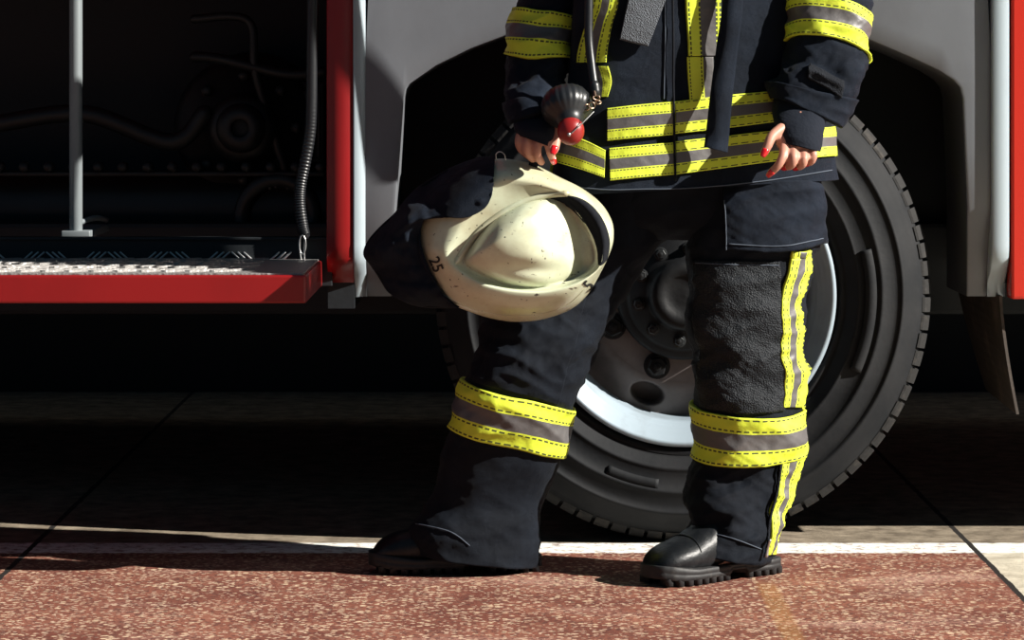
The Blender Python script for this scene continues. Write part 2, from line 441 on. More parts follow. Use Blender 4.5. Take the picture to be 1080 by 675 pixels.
box(bm, -2.4, sx(342, Yg), Yg, Yg+.05, sz(186, Yg), sz(181, Yg), .003)
for k in range(24):
    lathe(bm, [(.001, -.02), (.011, -.02), (.012, 0), (.012, .01)], (sx(338-k*26, Yg), Yg, sz(176, Yg)), 8)
box(bm, sx(214, Yg), sx(340, Yg), Yg+.1, Yg+.16, sz(174, Yg), sz(86, Yg), .006)
box(bm, sx(222, Yg), sx(262, Yg), Yg+.08, Yg+.1, sz(164, Yg), sz(120, Yg), .015)
for k in range(7): box(bm, sx(290+k*7, Yg), sx(293+k*7, Yg), Yg+.08, Yg+.11, sz(168, Yg), sz(96, Yg), .002)
tube(bm, [W(205, 60, Yg), W(230, 62, Yg), W(300, 78, Yg), W(340, 76, Yg)], .012, 10, 16)
tube(bm, [W(205, 20, Yg), W(262, 22, Yg), W(270, 80, Yg), W(300, 180, Yg+.02)], .010, 10, 20)
tube(bm, [W(0, 130, Yg), W(90, 120, Yg), W(180, 150, Yg), W(215, 120, Yg)], .02, 10, 20)
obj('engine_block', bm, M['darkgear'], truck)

# mud flap behind the wheel
bm = bmesh.new(); rows = []
for k in range(13):
    t = k/12; y = lerp(312, 437-0, t)
    bx_ = lerp(1054, 1072, t**1.4)
    Yr = YP+.03
    A = W(bx_, y, Yr); B = A+Vector((-.03+.03*t, .42, .01)); 
    rows.append([A, A+Vector((.006, .002, 0)), B+Vector((.006, 0, 0)), B])
grid(bm, rows, True); fixn(bm)
obj('mud_flap', bm, M['flap'], truck, False)

# wheel
WX, WZ = sx(722, .39), .5
wc = (WX, .39, WZ)
R = .5
prof = [(.300, .105), (.303, .05), (.306, .022), (.312, .010), (.318, .0075), (.322, .012), (.328, .006), (.345, -.004), (.347, -.007), (.352, -.007), (.354, -.005), (.375, -.009), (.390, -.011), (.392, -.014), (.398, -.014), (.400, -.0115),
        (.420, -.009), (.432, -.006), (.434, -.010), (.440, -.009), (.442, -.004), (.455, .006), (.466, .016), (.470, .018), (.474, .023), (.484, .034), (.490, .050), (.491, .08), (.491, .16), (.491, .24), (.484, .27), (.466, .295), (.42, .315), (.34, .30), (.30, .25)]
bm = bmesh.new(); lathe(bm, prof, wc, 180); fixn(bm)
tyre = obj('tyre', bm, M['tyre'], truck)
# raised sidewall panel (blank block seen right of the rim) and small moulded marks
bm = bmesh.new()
def arcblock(bm, r0, r1, a0, a1, d0, d1, n=18):
    rows = []
    for k in range(n+1):
        a = math.radians(lerp(a0, a1, k/n))
        def P(r, d): return Vector((WX+r*math.cos(a), .39+d, WZ+r*math.sin(a)))
        rows.append([P(r0, d1+.01), P(r0, d0), P((r0+r1)/2, d0-.0006), P(r1, d0), P(r1, d1+.01)])
    R_ = grid(bm, rows); bm.faces.new(R_[0]); bm.faces.new(R_[-1][::-1])
marks = [(.362, .384, -24, 14, -.0135, -.004, 30)]+[(.372, .392, 246, 262, -.0125, -.006, 14)]
bm.free()
for mk in marks:
    bm = bmesh.new(); arcblock(bm, *mk); fixn(bm); obj('sidewall_marking', bm, M['tyre'], tyre)
bm = bmesh.new()
NB = 84
for k in range(NB):
    a0 = 360/NB*k; a1 = a0+360/NB*.80
    j = random.uniform(-.002, .002)
    rows = []
    for q in range(4):
        a = math.radians(lerp(a0, a1, q/3))
        ca, sa = math.cos(a), math.sin(a)
        pr = [(.481, .0285+j), (.486, .0300+j), (.4945, .038), (.4995, .048), (.501, .075), (.501, .115), (.486, .120)]
        rows.append([Vector((WX+r*ca, .39+d, WZ+r*sa)) for r, d in pr])
    R_ = grid(bm, rows); bm.faces.new(R_[0]); bm.faces.new(R_[-1][::-1])
for s in range(3):
    for k in range(NB):
        a0 = 360/NB*(k+.33*s); a1 = a0+360/NB*.8; d0 = .125+s*.055
        rows = []
        for q in range(3):
            a = math.radians(lerp(a0, a1, q/2)); ca, sa = math.cos(a), math.sin(a)
            rows.append([Vector((WX+r*ca, .39+d, WZ+r*sa)) for r, d in [(.486, d0), (.501, d0+.002), (.501, d0+.045), (.486, d0+.047)]])
        R_ = grid(bm, rows); bm.faces.new(R_[0]); bm.faces.new(R_[-1][::-1])
fixn(bm); obj('tread', bm, M['tread'], tyre, False)
# rim
def holes(r, d, a):
    k = a/(2*PI)*8+.42; f = (k-round(k))*2*PI/8*.215
    q = math.hypot(f/.036, (r-.218)/.024)
    return r, d+.05*sstep(1.0, .78, q)
bm = bmesh.new()
lathe(bm, [(.302, .07), (.304, .02), (.306, .008), (.304, .002), (.299, -.001), (.294, .001), (.2925, .005), (.286, .0075), (.2845, .013), (.278, .015), (.2765, .021), (.269, .024), (.267, .030), (.262, .036), (.258, .042), (.256, .060), (.254, .085), (.2525, .110)], wc, 160)
fixn(bm)
rim = obj('wheel_rim', bm, M['rim'], truck)
bm = bmesh.new()
pr = [(.2535, .112)]+[(lerp(.250, .180, k/28), .112-.03*sstep(0, 1, k/28)) for k in range(29)]+[(.17, .078), (.14, .076), (.125, .076), (.10, .08)]
lathe(bm, pr, wc, 480, fn=holes); fixn(bm)
obj('wheel_disc', bm, M['disc'], rim)
bm = bmesh.new()
lathe(bm, [(.136, .08), (.134, .045), (.128, .036), (.118, .034), (.112, .030), (.110, .020), (.078, .015), (.072, .008), (.070, -.012), (.064, -.022), (.045, -.026), (.04, -.020), (.018, -.020), (.0005, -.021)], wc, 72); fixn(bm)
obj('wheel_hub', bm, M['hub'], rim)
def nut_mesh(r, h, hexa):
    bm = bmesh.new()
    lathe(bm, [(r*1.35, 0), (r*1.35, -h*.25), (r*1.02, -h*.3)], (0, 0, 0), 24)
    lathe(bm, [(r, -h*.28), (r, -h*.9), (r*.85, -h), (r*.45, -h), (r*.42, -h*1.25), (.0004, -h*1.3)], (0, 0, 0), hexa)
    fixn(bm); me = bpy.data.meshes.new('nut'); bm.to_mesh(me); bm.free(); return me
def bolts(name, n, rad, ph, me, dy, m):
    me.materials.append(m); pr_ = None
    for k in range(n):
        a = math.radians(ph+k*360/n)
        o = bpy.data.objects.new(name, me); C.objects.link(o)
        o.parent = rim
        o.location = (WX+rad*math.cos(a), .39+dy, WZ+rad*math.sin(a)); o.rotation_euler = (0, -a, 0)
bolts('wheel_nut', 8, .157, 180+25.6, nut_mesh(.020, .030, 6), .077, M['hub'])
bolts('hub_bolt', 10, .094, 12, nut_mesh(.010, .014, 6), .018, M['darkgear'])

# ------------------------------------------------------------------ cloth surfaces
class Loft:
    """garment tube: rows (image y, x left, x right, Y centre, half depth[, tilt]) in the photograph's frame, real depth"""
    def __init__(s, rows, n=2.3, amp=.010, fold=(5, 5, 12), skew=.7, seed=0., fine=.0022, hot=(), yaw=0.0):
        s.yaw = yaw
        s.r = [tuple(r)+(0,)*(6-len(r)) for r in rows]; s.n = n; s.amp = amp; s.fold = fold; s.skew = skew; s.seed = seed; s.fine = fine; s.hot = hot
        s.y0 = rows[0][0]; s.y1 = rows[-1][0]
    def row(s, y):
        r = s.r; y = max(s.y0, min(s.y1, y))
        for i in range(len(r)-1):
            if y <= r[i+1][0]: break
        p1, p2 = r[i], r[i+1]; p0 = r[max(i-1, 0)]; p3 = r[min(i+2, len(r)-1)]
        h = p2[0]-p1[0]; t = (y-p1[0])/h
        out = []
        for k in range(1, 6):
            m1 = (p2[k]-p0[k])/max(1e-6, p2[0]-p0[0])*h; m2 = (p3[k]-p1[k])/max(1e-6, p3[0]-p1[0])*h
            t2, t3 = t*t, t*t*t
            out.append((2*t3-3*t2+1)*p1[k]+(t3-2*t2+t)*m1+(-2*t3+3*t2)*p2[k]+(t3-t2)*m2)
        return out
    def base(s, y, a):
        xl, xr, Yc, hd, tilt = s.row(y)
        c, sn = math.cos(a), math.sin(a); e = 2/s.n
        cx = math.copysign(abs(c)**e, c); sy = math.copysign(abs(sn)**e, sn)
        d = (Yc+D0)/F
        X = ((xl+xr)/2-540+cx*(xr-xl)/2)*d
        return Vector((X, Yc-sy*hd+s.yaw*cx*(xr-xl)/2*d, HC-(y+tilt*cx-HOR)*d))
    def disp(s, p, y):
        f = s.fold; q = Vector((p.x*f[0]+s.seed, p.y*f[1], (p.z+s.skew*p.x)*f[2]))
        v = noise.noise(q)
        q2 = Vector((p.x*f[0]*1.9+7+s.seed, p.y*f[1]*1.9, (p.z-s.skew*.8*p.x)*f[2]*1.8))
        w = 1-abs(noise.noise(q2))*2.6
        q3 = Vector((p.x*60, p.y*60, p.z*70))
        k = 1.0
        for (yc, wd, g) in s.hot: k += g*math.exp(-((y-yc)/wd)**2)
        q4 = Vector((p.x*f[0]*2.6+31+s.seed, p.y*f[1]*2, (p.z+s.skew*1.4*p.x)*f[2]*3.1))
        w2 = max(0, 1-abs(noise.noise(q4))*4.5)
        return s.amp*k*(v*1.25+(w-.45)*.50+w2*.12)+s.fine*noise.noise(q3)*k*.6
    def P(s, y, a, off=0.0):
        p = s.base(y, a)
        da = .02
        ta = s.base(y, a+da)-s.base(y, a-da); ty = s.base(y+1.5, a)-s.base(y-1.5, a)
        n = ta.cross(ty)
        if n.length < 1e-9: n = Vector((0, -1, 0))
        n.normalize()
        xl, xr, Yc, hd, tilt = s.row(y)
        cen = Vector((((xl+xr)/2-540)*(Yc+D0)/F, Yc, p.z))
        if n.dot(p-cen) < 0: n = -n
        return p+n*(s.disp(p, y)+off)
    def inv(s, px, py, side=1):
        """angle and row of the front surface point seen at px,py"""
        y = py
        for _ in range(4):
            xl, xr, Yc, hd, tilt = s.row(y)
            # perspective: point on the front is nearer
            c = max(-.999, min(.999, (px-(xl+xr)/2)/((xr-xl)/2)))
            dfac = (Yc-hd*(1-abs(c)**s.n)**(1/s.n)+D0)/(Yc+D0)
            c = max(-.999, min(.999, ((px-540)*dfac+540-(xl+xr)/2)/((xr-xl)/2)))
            y = (py-HOR)*dfac+HOR-tilt*c
        cc = math.copysign(abs(c)**(s.n/2), c)
        return y, math.acos(max(-1, min(1, cc)))
    def mesh(s, bm, ny=150, na=140, mat_=0, close=True):
        rows = [[s.P(lerp(s.y0, s.y1, i/ny), 2*PI*j/na) for j in range(na)] for i in range(ny+1)]
        return grid(bm, rows, True, mat_)
    def shell_hem(s, bm, R, y, na, depth_px=16, th=.006, mat_=0):
        """turn the bottom edge inward so it reads as thick cloth"""
        r2 = [s.P(y, 2*PI*j/na, -th) for j in range(na)]
        r3 = [s.P(y-depth_px, 2*PI*j/na, -th*1.2) for j in range(na)]
        vs2 = [bm.verts.new(p) for p in r2]; vs3 = [bm.verts.new(p) for p in r3]
        for A, B in ((R[-1], vs2), (vs2, vs3)):
            for j in range(na):
                f = bm.faces.new((A[j], A[(j+1) % na], B[(j+1) % na], B[j])); f.material_index = mat_

def patch(loft, topc, botc, nu=40, nv=10, off=.002, th=.0035, mats=None, bands=None, stitch=True):
    """cloth patch between two image-space curves laid on the loft's front; bands = [(v0,v1,mat)...]"""
    bm = bmesh.new()
    def crv(c, t):
        t *= len(c)-1; i = min(int(t), len(c)-2); f = t-i
        return lerp(c[i][0], c[i+1][0], f), lerp(c[i][1], c[i+1][1], f)
    T = spline([(x, y, 0) for x, y in topc], nu+1); B = spline([(x, y, 0) for x, y in botc], nu+1)
    rows = []
    for i in range(nv+1):
        v = i/nv; r = []
        for j in range(nu+1):
            px, py = lerp(T[j].x, B[j].x, v), lerp(T[j].y, B[j].y, v)
            y, a = loft.inv(px, py); r.append((y, a))
        rows.append(r)
    return _sheet(bm, loft, rows, off, th, bands, stitch)
def _sheet(bm, loft, rows, off, th, bands, stitch):
    nv = len(rows)-1; nu = len(rows[0])-1
    def mi(i, j):
        if not bands: return 0
        v = (i+.5)/nv
        for v0, v1, m in bands:
            if v0 <= v < v1:
                if stitch and m == 0 and j % 3 != 2:
                    for vv in (v0+.16*(v1-v0), v1-.16*(v1-v0)):
                        if abs(v-vv) < .5/nv: return 2
                return m
        return 0
    top = [[loft.P(y, a, off+th) for y, a in r] for r in rows]
    bot = [[loft.P(y, a, off-.004) for y, a in r] for r in rows]
    A = grid(bm, top, matf=mi); Bv = grid(bm, bot, flip=True)
    for i in range(nv):
        for j in (0, nu):
            bm.faces.new((A[i][j], A[i+1][j], Bv[i+1][j], Bv[i][j]))
    for j in range(nu):
        for i in (0, nv):
            f = bm.faces.new((A[i][j], A[i][j+1], Bv[i][j+1], Bv[i][j]))
    fixn(bm); return bm
def ring_band(loft, yl0, yr0, yl1, yr1, bands, nu=150, nv=30, off=.002, th=.0035, sag0=0, sag1=0, a0=0, a1=360):
    """band all round a garment: image rows at its left and right edge, top (0) and bottom (1)"""
    bm = bmesh.new(); rows = []
    for i in range(nv+1):
        v = i/nv; r = []
        for j in range(nu+1):
            a = math.radians(lerp(a0, a1, j/nu)); c = math.cos(a)
            t = (c+1)/2; s_ = math.sin(a)
            y0 = lerp(yl0, yr0, t)+sag0*s_; y1 = lerp(yl1, yr1, t)+sag1*s_
            r.append((lerp(y0, y1, v), a))
        rows.append(r)
    return _sheet(bm, loft, rows, off, th, bands, True)
YSY = [(0, .34, 0), (.34, .66, 1), (.66, 1.01, 0)]
RM = [M['yellow'], M['silver'], M['stitch']]

# ------------------------------------------------------------------ the person: one continuous body
person_loc = (sx(735, 0), 0, 0)
bm = bmesh.new()
def T(pts, rad, seg=None, n=16): tube(bm, pts, rad, n, seg)
# torso, neck, head
T([W(742, 190, .0), W(742, 110, -.01), W(740, 0, -.035), W(738, -110, -.045), W(738, -150, -.04)], [.10, .098, .085, .068, .045], 16, 24)
T([W(738, -145, -.035), W(738, -215, -.02)], [.062, .055], 4)
T([W(738, -225, .01), W(738, -270, .0), W(738, -300, .005)], [.066, .082, .082], 8, 24)
T([W(737, -235, -.055), W(737, -250, -.06)], [.03, .035], 3)
T([W(737, -262, -.082), W(737, -254, -.10)], [.010, .014], 3, 10)
T([W(690, -262, .01), W(689, -250, .01)], [.012, .01], 3, 10); T([W(786, -262, .01), W(787, -250, .01)], [.012, .01], 3, 10)
T([W(655, -135, -.02), W(738, -145, -.04), W(820, -135, -.04)], [.035, .045, .035], 8)
# legs
T([W(680, 180, .03), W(645, 245, .03), W(590, 320, .0), W(554, 400, -.025), W(528, 480, .005), W(515, 575, .035)], [.08, .068, .058, .05, .042, .03], 24)
T([W(795, 180, .02), W(790, 300, -.01), W(790, 420, -.005), W(788, 500, .0), W(778, 575, -.01)], [.085, .068, .052, .045, .03], 20)
T([W(520, 578, .05), W(440, 588, .02)], [.03, .026], 4); T([W(790, 580, .0), W(735, 590, -.09)], [.03, .026], 4)
# arms
T([W(625, -130, .015), W(580, 0, .005), W(567, 60, -.045), W(562, 98, -.098), W(560, 116, -.135), W(564, 128, -.16)], [.042, .038, .034, .029, .025, .021], 16)
T([W(845, -130, -.04), W(875, 0, -.065), W(869, 50, -.088), W(861, 85, -.108), W(851, 112, -.138), W(846, 130, -.18)], [.042, .038, .034, .029, .025, .022], 16)
nails = []
def finger(pts, r0, r1, nail=True):
    w = [W(*p) for p in pts]
    n = len(w)
    T(w, [lerp(r0, r1, k/(n-1)) for k in range(n)], 12, 12)
    if nail: nails.append((w[-2], w[-1], r1))
# hand at the photo's left, closed on the helmet's edge
YO[0] = .04
T([W(565, 126, -.18), W(566, 136, -.205), W(565, 142, -.215)], [.020, .021, .018], 5)
T([W(556, 140, -.222), W(577, 140, -.222)], [.012, .012], 4)
finger([(553, 136, -.226), (547, 147, -.240), (549, 157, -.238), (556, 164, -.226)], .0085, .0065, False)
finger([(560, 137, -.228), (556, 149, -.248), (556, 161, -.246), (562, 168, -.232)], .009, .007, False)
finger([(568, 137, -.228), (567, 151, -.252), (567, 164, -.250), (571, 171, -.236)], .009, .007, False)
finger([(576, 136, -.228), (578, 149, -.250), (580, 160, -.250), (583, 168, -.236)], .009, .007)
finger([(578, 128, -.222), (586, 140, -.240), (586, 152, -.250), (584, 159, -.256)], .010, .008)
YO[0] = 0.0
# hand at the photo's right, hanging half curled out of the sleeve
T([W(845, 126, -.185), W(842, 140, -.205), W(840, 152, -.212)], [.021, .022, .021], 5)
T([W(826, 150, -.215), W(856, 152, -.210)], [.014, .013], 4)
finger([(824, 136, -.212), (814, 144, -.228), (810, 153, -.236), (806, 161, -.238)], .011, .0075)
finger([(827, 152, -.220), (826, 164, -.240), (821, 174, -.244), (813, 182, -.236)], .0095, .007)
finger([(836, 154, -.220), (837, 166, -.242), (835, 174, -.240), (829, 176, -.226)], .0095, .007)
finger([(846, 155, -.216), (848, 167, -.236), (846, 174, -.234), (841, 176, -.222)], .009, .007)
finger([(855, 154, -.210), (858, 163, -.226), (856, 170, -.224), (852, 172, -.213)], .0085, .0065)
fixn(bm)
bme = bpy.data.meshes.new('person'); 
for v in bm.verts: v.co -= Vector(person_loc)
bm.to_mesh(bme); bm.free(); bme.materials.append(M['skin'])
person = bpy.data.objects.new('person', bme); C.objects.link(person); person.location = person_loc
person['label'] = 'person in navy firefighting suit with yellow and silver stripes, standing and holding a helmet'
person['category'] = 'person'
rm = person.modifiers.new('fuse', 'REMESH'); rm.mode = 'VOXEL'; rm.voxel_size = .0028; rm.use_smooth_shade = True
sm = person.modifiers.new('smooth', 'SMOOTH'); sm.iterations = 3; sm.factor = .5
for k, (a, b_, r) in enumerate(nails):
    d = (b_-a).normalized(); n = Vector((0, -1, 0)); n = (n-d*n.dot(d)).normalized(); s_ = d.cross(n)
    bm = bmesh.new(); rows = []
    for i in range(7):
        u = i/6; rr = r*1.12; half = 48*math.sqrt(max(.05, 1-(abs(u-.35)/.72)**4))
        row = []
        for j in range(7):
            an = math.radians(lerp(-half, half, j/6))
            row.append(b_+d*(lerp(-.9, 1.25, u)*r)+(n*math.cos(an)+s_*math.sin(an))*rr*(1-.35*max(0, u-.45)))
        rows.append(row)
    A = grid(bm, rows); B = grid(bm, [[p-n*.003 for p in r_] for r_ in rows], flip=True)
    for i in range(6):
        for j in (0, 6): bm.faces.new((A[i][j], A[i+1][j], B[i+1][j], B[i][j]))
    for j in range(6):
        for i in (0, 6): bm.faces.new((A[i][j], A[i][j+1], B[i][j+1], B[i][j]))
    fixn(bm); obj('fingernail', bm, M['nail'], person)
bm = bmesh.new()
hc = W(738, -292, .02)
R_ = []
for i in range(17):
    th = PI*i/16*.62
    R_.append([hc+Vector((math.sin(th)*math.cos(2*PI*j/32)*.094, math.sin(th)*math.sin(2*PI*j/32)*.105, math.cos(th)*.10)) for j in range(32)])
grid(bm, R_, True); fixn(bm); obj('hair', bm, M['hair'], person)

# ---- trousers
legR = Loft([(150, 742, 868, .01, .12), (200, 738, 866, .01, .118), (232, 728, 866, .00, .115), (262, 724, 864, .0, .112), (268, 724, 858, .0, .108), (300, 725, 853, -.01, .10), (345, 726, 848, -.015, .098), (385, 728, 846, -.01, .094),
             (430, 734, 847, -.005, .092), (480, 735, 846, .0, .09), (500, 730, 845, .0, .088), (520, 727, 840, -.005, .088), (545, 723, 831, -.01, .092), (562, 719, 826, -.015, .098), (580, 722, 820, -.015, .10, 6), (586, 726, 816, -.015, .10, 8)],
            amp=.0085, fold=(5, 5, 13), skew=.5, seed=3, yaw=.15, hot=((375, 26, .5), (505, 14, .9), (545, 24, 1.2)))
legL = Loft([(150, 612, 742, .03, .12), (200, 596, 738, .03, .118), (240, 575, 716, .03, .115), (290, 540, 674, .02, .108), (330, 513, 650, -.015, .10), (370, 499, 632, -.03, .098), (400, 489, 617, -.03, .097),
             (440, 479, 604, -.02, .095), (480, 464, 591, .005, .093), (510, 459, 580, .025, .09), (530, 450, 573, .035, .088), (550, 437, 568, .03, .088), (570, 433, 567, .03, .088, 8), (590, 440, 567, .03, .086, 8)],
            amp=.0085, fold=(5, 5, 12), skew=-.5, seed=11, yaw=.12, hot=((375, 30, .6), (520, 60, -.45), (556, 14, .5)))
hips = Loft([(90, 612, 868, .03, .13), (150, 610, 868, .02, .13), (200, 598, 866, .02, .125), (225, 600, 862, .02, .115), (240, 625, 850, .02, .10), (252, 660, 800, .02, .06)], amp=.006, seed=5)
bm = bmesh.new()
for lf, ny in ((legR, 190), (legL, 190)):
    Rr = lf.mesh(bm, ny, 130); lf.shell_hem(bm, Rr, lf.y1, 130)
Rr = hips.mesh(bm, 50, 110); cap(bm, Rr[-1])
fixn(bm)
trousers = obj('trousers', bm, M['navy2'], person)
# knee patch (rough coated cloth) and its seam
bm = patch(legR, [(731, 274), (775, 275), (821, 276)], [(739, 428), (780, 436), (829, 434)], 50, 70, .0015, .003)
obj('knee_patch', bm, M['knee'], trousers, label='rough charcoal knee patch')
bm = patch(legL, [(540, 300), (580, 306), (618, 312)], [(500, 402), (545, 416), (590, 430)], 44, 50, .0012, .0022)
obj('knee_patch', bm, M['navy2'], trousers)
# cargo pocket
bm = patch(legR, [(766, 192), (815, 190), (860, 190)], [(767, 262), (818, 264), (866, 256)], 44, 34, .005, .010)
pocket = obj('cargo_pocket', bm, M['navy'], trousers)
# side stripe on the right-hand leg, above and below the band
def vstripe(loft, pts, nm, parent, n=60, off=.0035, bands=YSY):
    bm = bmesh.new(); S = spline([(x, y, w) for x, y, w in pts], n+1); rows = []
    nv = 20
    for j in range(nv+1):
        rows.append([loft.inv(q.x+(j/nv-.5)*q.z, q.y) for q in S])
    bm = _sheet(bm, loft, rows, off, .003, bands, True)
    return obj(nm, bm, RM, parent)
vstripe(legR, [(844, 264, 22), (838, 295, 22), (833, 325, 22), (835, 350, 22), (833, 375, 22), (837, 400, 21), (837, 430, 20)], 'reflective_stripe', trousers, 90)
vstripe(legR, [(839, 480, 18), (836, 500, 19), (833, 520, 19), (826, 545, 18), (820, 570, 14), (816, 586, 11)], 'reflective_stripe', trousers, 70)
bm = ring_band(legR, 425, 432, 481, 479, YSY, sag0=7, sag1=7, off=.005); obj('reflective_band', bm, RM, trousers)
bm = ring_band(legL, 399, 433, 450, 481, YSY, sag0=0, sag1=0, off=.004); obj('reflective_band', bm, RM, trousers)
# zip at the ankle
bm = bmesh.new()
zp = [legR.P(*legR.inv(x, y), .006) for x, y in ((826, 492), (822, 520), (815, 548), (810, 572))]
tube(bm, zp, .0028, 8, 24)
obj('zip', bm, M['velcro_dark'], trousers)
bm = bmesh.new()
zz = [legR.P(*legR.inv(x, y), .009) for x, y in ((810, 570), (809, 578), (808, 586))]
tube(bm, zz, [.003, .0022, .004], 8, 10); obj('zip_puller', bm, M['steel'], trousers, label='small steel zip puller')
# seams
def seamline(loft, pts, parent, m=None, r=.0011, n=40, off=.0012):
    bm = bmesh.new(); S = spline([(x, y, 0) for x, y in pts], n)
    tube(bm, [loft.P(*loft.inv(q.x, q.y), off) for q in S], r, 6); return obj('seam', bm, m or M['seam'], parent)
seamline(legR, [(767, 214), (767, 240), (767, 262)], trousers, off=.016)
seamline(legR, [(770, 256), (815, 258), (862, 251)], trousers, off=.016)
seamline(legR, [(735, 277), (775, 279), (820, 280)], trousers, off=.0045)
seamline(legR, [(722, 557), (760, 563), (805, 580)], trousers, off=.0015)
seamline(legL, [(440, 552), (475, 560), (495, 575)], trousers, off=.0015)

# ---- jacket
torso = Loft([(-182, 675, 802, -.03, .05), (-165, 645, 832, -.04, .062), (-130, 618, 846, -.045, .080), (-60, 610, 858, -.05, .090), (0, 604, 868, -.042, .105), (60, 600, 872, -.025, .122), (100, 596, 876, -.02, .125), (140, 590, 880, -.015, .13), (175, 585, 884, -.015, .135), (190, 583, 886, -.015, .137), (196, 583, 886, -.015, .137, -8)],
             n=2.9, amp=.0048, fold=(4.5, 5, 5), skew=.2, seed=21, fine=.0012, yaw=.20)
armL = Loft([(-158, 600, 690, .02, .055), (-140, 578, 670, .015, .07), (-90, 560, 645, .01, .074), (0, 547, 612, .0, .073), (25, 541, 606, -.01, .073), (45, 539, 602, -.025, .073), (62, 535, 598, -.04, .072), (80, 533, 594, -.065, .07), (100, 534, 588, -.095, .067), (115, 537, 581, -.12, .063, -5), (124, 540, 577, -.14, .058, -6)],
            amp=.0075, fold=(6, 6, 15), skew=.4, seed=31, hot=((80, 22, 1.0),))
armR = Loft([(-158, 785, 850, -.03, .045), (-140, 800, 872, -.035, .055), (-90, 818, 897, -.045, .062), (0, 830, 921, -.07, .074), (25, 831, 916, -.078, .074), (50, 828, 913, -.088, .074), (70, 822, 912, -.098, .073), (90, 812, 908, -.110, .072, 6), (102, 811, 899, -.115, .070, 12), (113, 815, 889, -.125, .066, 15), (118, 818, 884, -.135, .062, 15)],
            amp=.0075, fold=(6, 6, 14), skew=-.5, seed=43, hot=((75, 25, 1.1),))
bm = bmesh.new()
for lf, ny, na in ((torso, 190, 150), (armL, 150, 100), (armR, 150, 110)):
    Rr = lf.mesh(bm, ny, na); lf.shell_hem(bm, Rr, lf.y1, na, 14); cap(bm, Rr[0][::-1])
fixn(bm)
jacket = obj('jacket', bm, M['navy'], person)
# sleeve bands
bm = ring_band(armL, 9, 20, 58, 60, [(0, .33, 0), (.33, .64, 1), (.64, 1.01, 0)], sag0=-2, sag1=2, off=.004); obj('reflective_band', bm, RM, jacket)
bm = ring_band(armR, 4, 22, 46, 62, [(0, .26, 0), (.26, .60, 1), (.60, 1.01, 0)], sag0=-14, sag1=-14, off=.004); obj('reflective_band', bm, RM, jacket)
# cuffs and wristlets
def cuff(lf, ytop, ybot, nm):
    bm = bmesh.new()
    rows = [[(lerp(ytop, ybot, i/14), 2*PI*j/90) for j in range(91)] for i in range(15)]
    bm = _sheet(bm, lf, rows, .0035, .0035, None, False); obj(nm, bm, M['navy'], jacket)
cuff(armL, 106, 123.5, 'cuff'); cuff(armR, 96, 117.5, 'cuff')
# velcro tabs on the right-hand sleeve
bm = patch(armR, [(855, 68), (872, 76), (888, 86)], [(852, 84), (868, 91), (886, 103)], 14, 10, .007, .003); obj('velcro_tab', bm, M['velcro_dark'], jacket)
wl = Loft([(104, 541, 580, -.115, .045), (118, 541, 583, -.14, .044), (134, 541, 589, -.175, .046), (150, 545, 591, -.18, .043, 8)], amp=.002, fine=.001, seed=3)  # lower edge lengthened over the hand; dark knit stands in for shade
wr = Loft([(100, 818, 878, -.12, .052), (115, 815, 874, -.145, .050), (130, 816, 870, -.175, .047, 2), (146, 820, 867, -.195, .043, 5), (155, 822, 865, -.2, .040, 5)], amp=.002, fine=.001, seed=9)
for w_ in (wl, wr):
    bm = bmesh.new(); Rr = w_.mesh(bm, 40, 60); w_.shell_hem(bm, Rr, w_.y1, 60, 10, .003); fixn(bm)
    obj('wristlet', bm, M['knit'], jacket)
# lower front bands in sections, either side of the placket
BB = [(0, .32, 0), (.32, .68, 1), (.68, 1.01, 0)]
def tb(t, b_, **k):
    bm = patch(torso, t, b_, 60, 30, k.get('off', .003), .0035, bands=BB); obj('reflective_band', bm, RM, jacket)
tb([(640, 114), (675, 110), (711, 107)], [(640, 148), (675, 145), (711, 142)])
tb([(711.5, 107), (760, 101), (815, 96), (860, 92)], [(711.5, 141), (760, 136), (815, 129), (860, 124)])
tb([(642, 156), (675, 153), (711.5, 150)], [(643, 190), (675, 187), (711.5, 184)])
tb([(712, 149), (760, 144), (815, 138), (868, 135), (880, 134)], [(712, 184), (760, 178), (815, 171), (868, 166), (882, 165)])
tb([(600, 141), (620, 149), (638, 158)], [(586, 170), (612, 178), (637, 187)])
# back of the jacket
bm = ring_band(torso, 108, 94, 142, 128, BB, a0=182, a1=358); obj('reflective_band', bm, RM, jacket)
bm = ring_band(torso, 150, 138, 184, 166, BB, a0=182, a1=358); obj('reflective_band', bm, RM, jacket)
# braces-like vertical stripes
vstripe(torso, [(642, -120, 26), (642, -60, 26), (639, 0, 26), (632, 25, 27), (626, 50, 29), (624, 66, 30)], 'reflective_stripe', jacket, 70, .003)
vstripe(torso, [(634, 70, 14), (638, 86, 13), (636, 102, 9)], 'reflective_stripe', jacket, 40, .0025, [(0, .3, 1), (.3, 1.01, 0)])
vstripe(torso, [(741, -120, 36), (741, -60, 36), (741, 0, 37), (742, 30, 36), (743, 59, 35)], 'reflective_stripe', jacket, 70, .0045, [(0, .42, 0), (.42, .86, 1), (.86, 1.01, 0)])
vstripe(torso, [(738, 60, 28), (739, 85, 27), (740, 106, 26)], 'reflective_stripe', jacket, 40, .003, [(0, .62, 0), (.62, 1.01, 1)])
# placket flap
seamline(torso, [(708, -140), (709, 60), (711, 190)], jacket, M['black_cloth'], .0022, 60, .0075)
seamline(torso, [(702, -100), (701, 40), (700, 104)], jacket, off=.002)
seamline(torso, [(592, 193), (700, 199), (800, 192), (880, 180)], jacket, n=60)
# chest tab
bm = patch(torso, [(668, -30), (690, -30), (712, -30)], [(653, 42), (668, 46), (682, 49)], 20, 30, .011, .004)
obj('chest_tab', bm, M['velcro'], jacket, label='grey rough fastening tab')
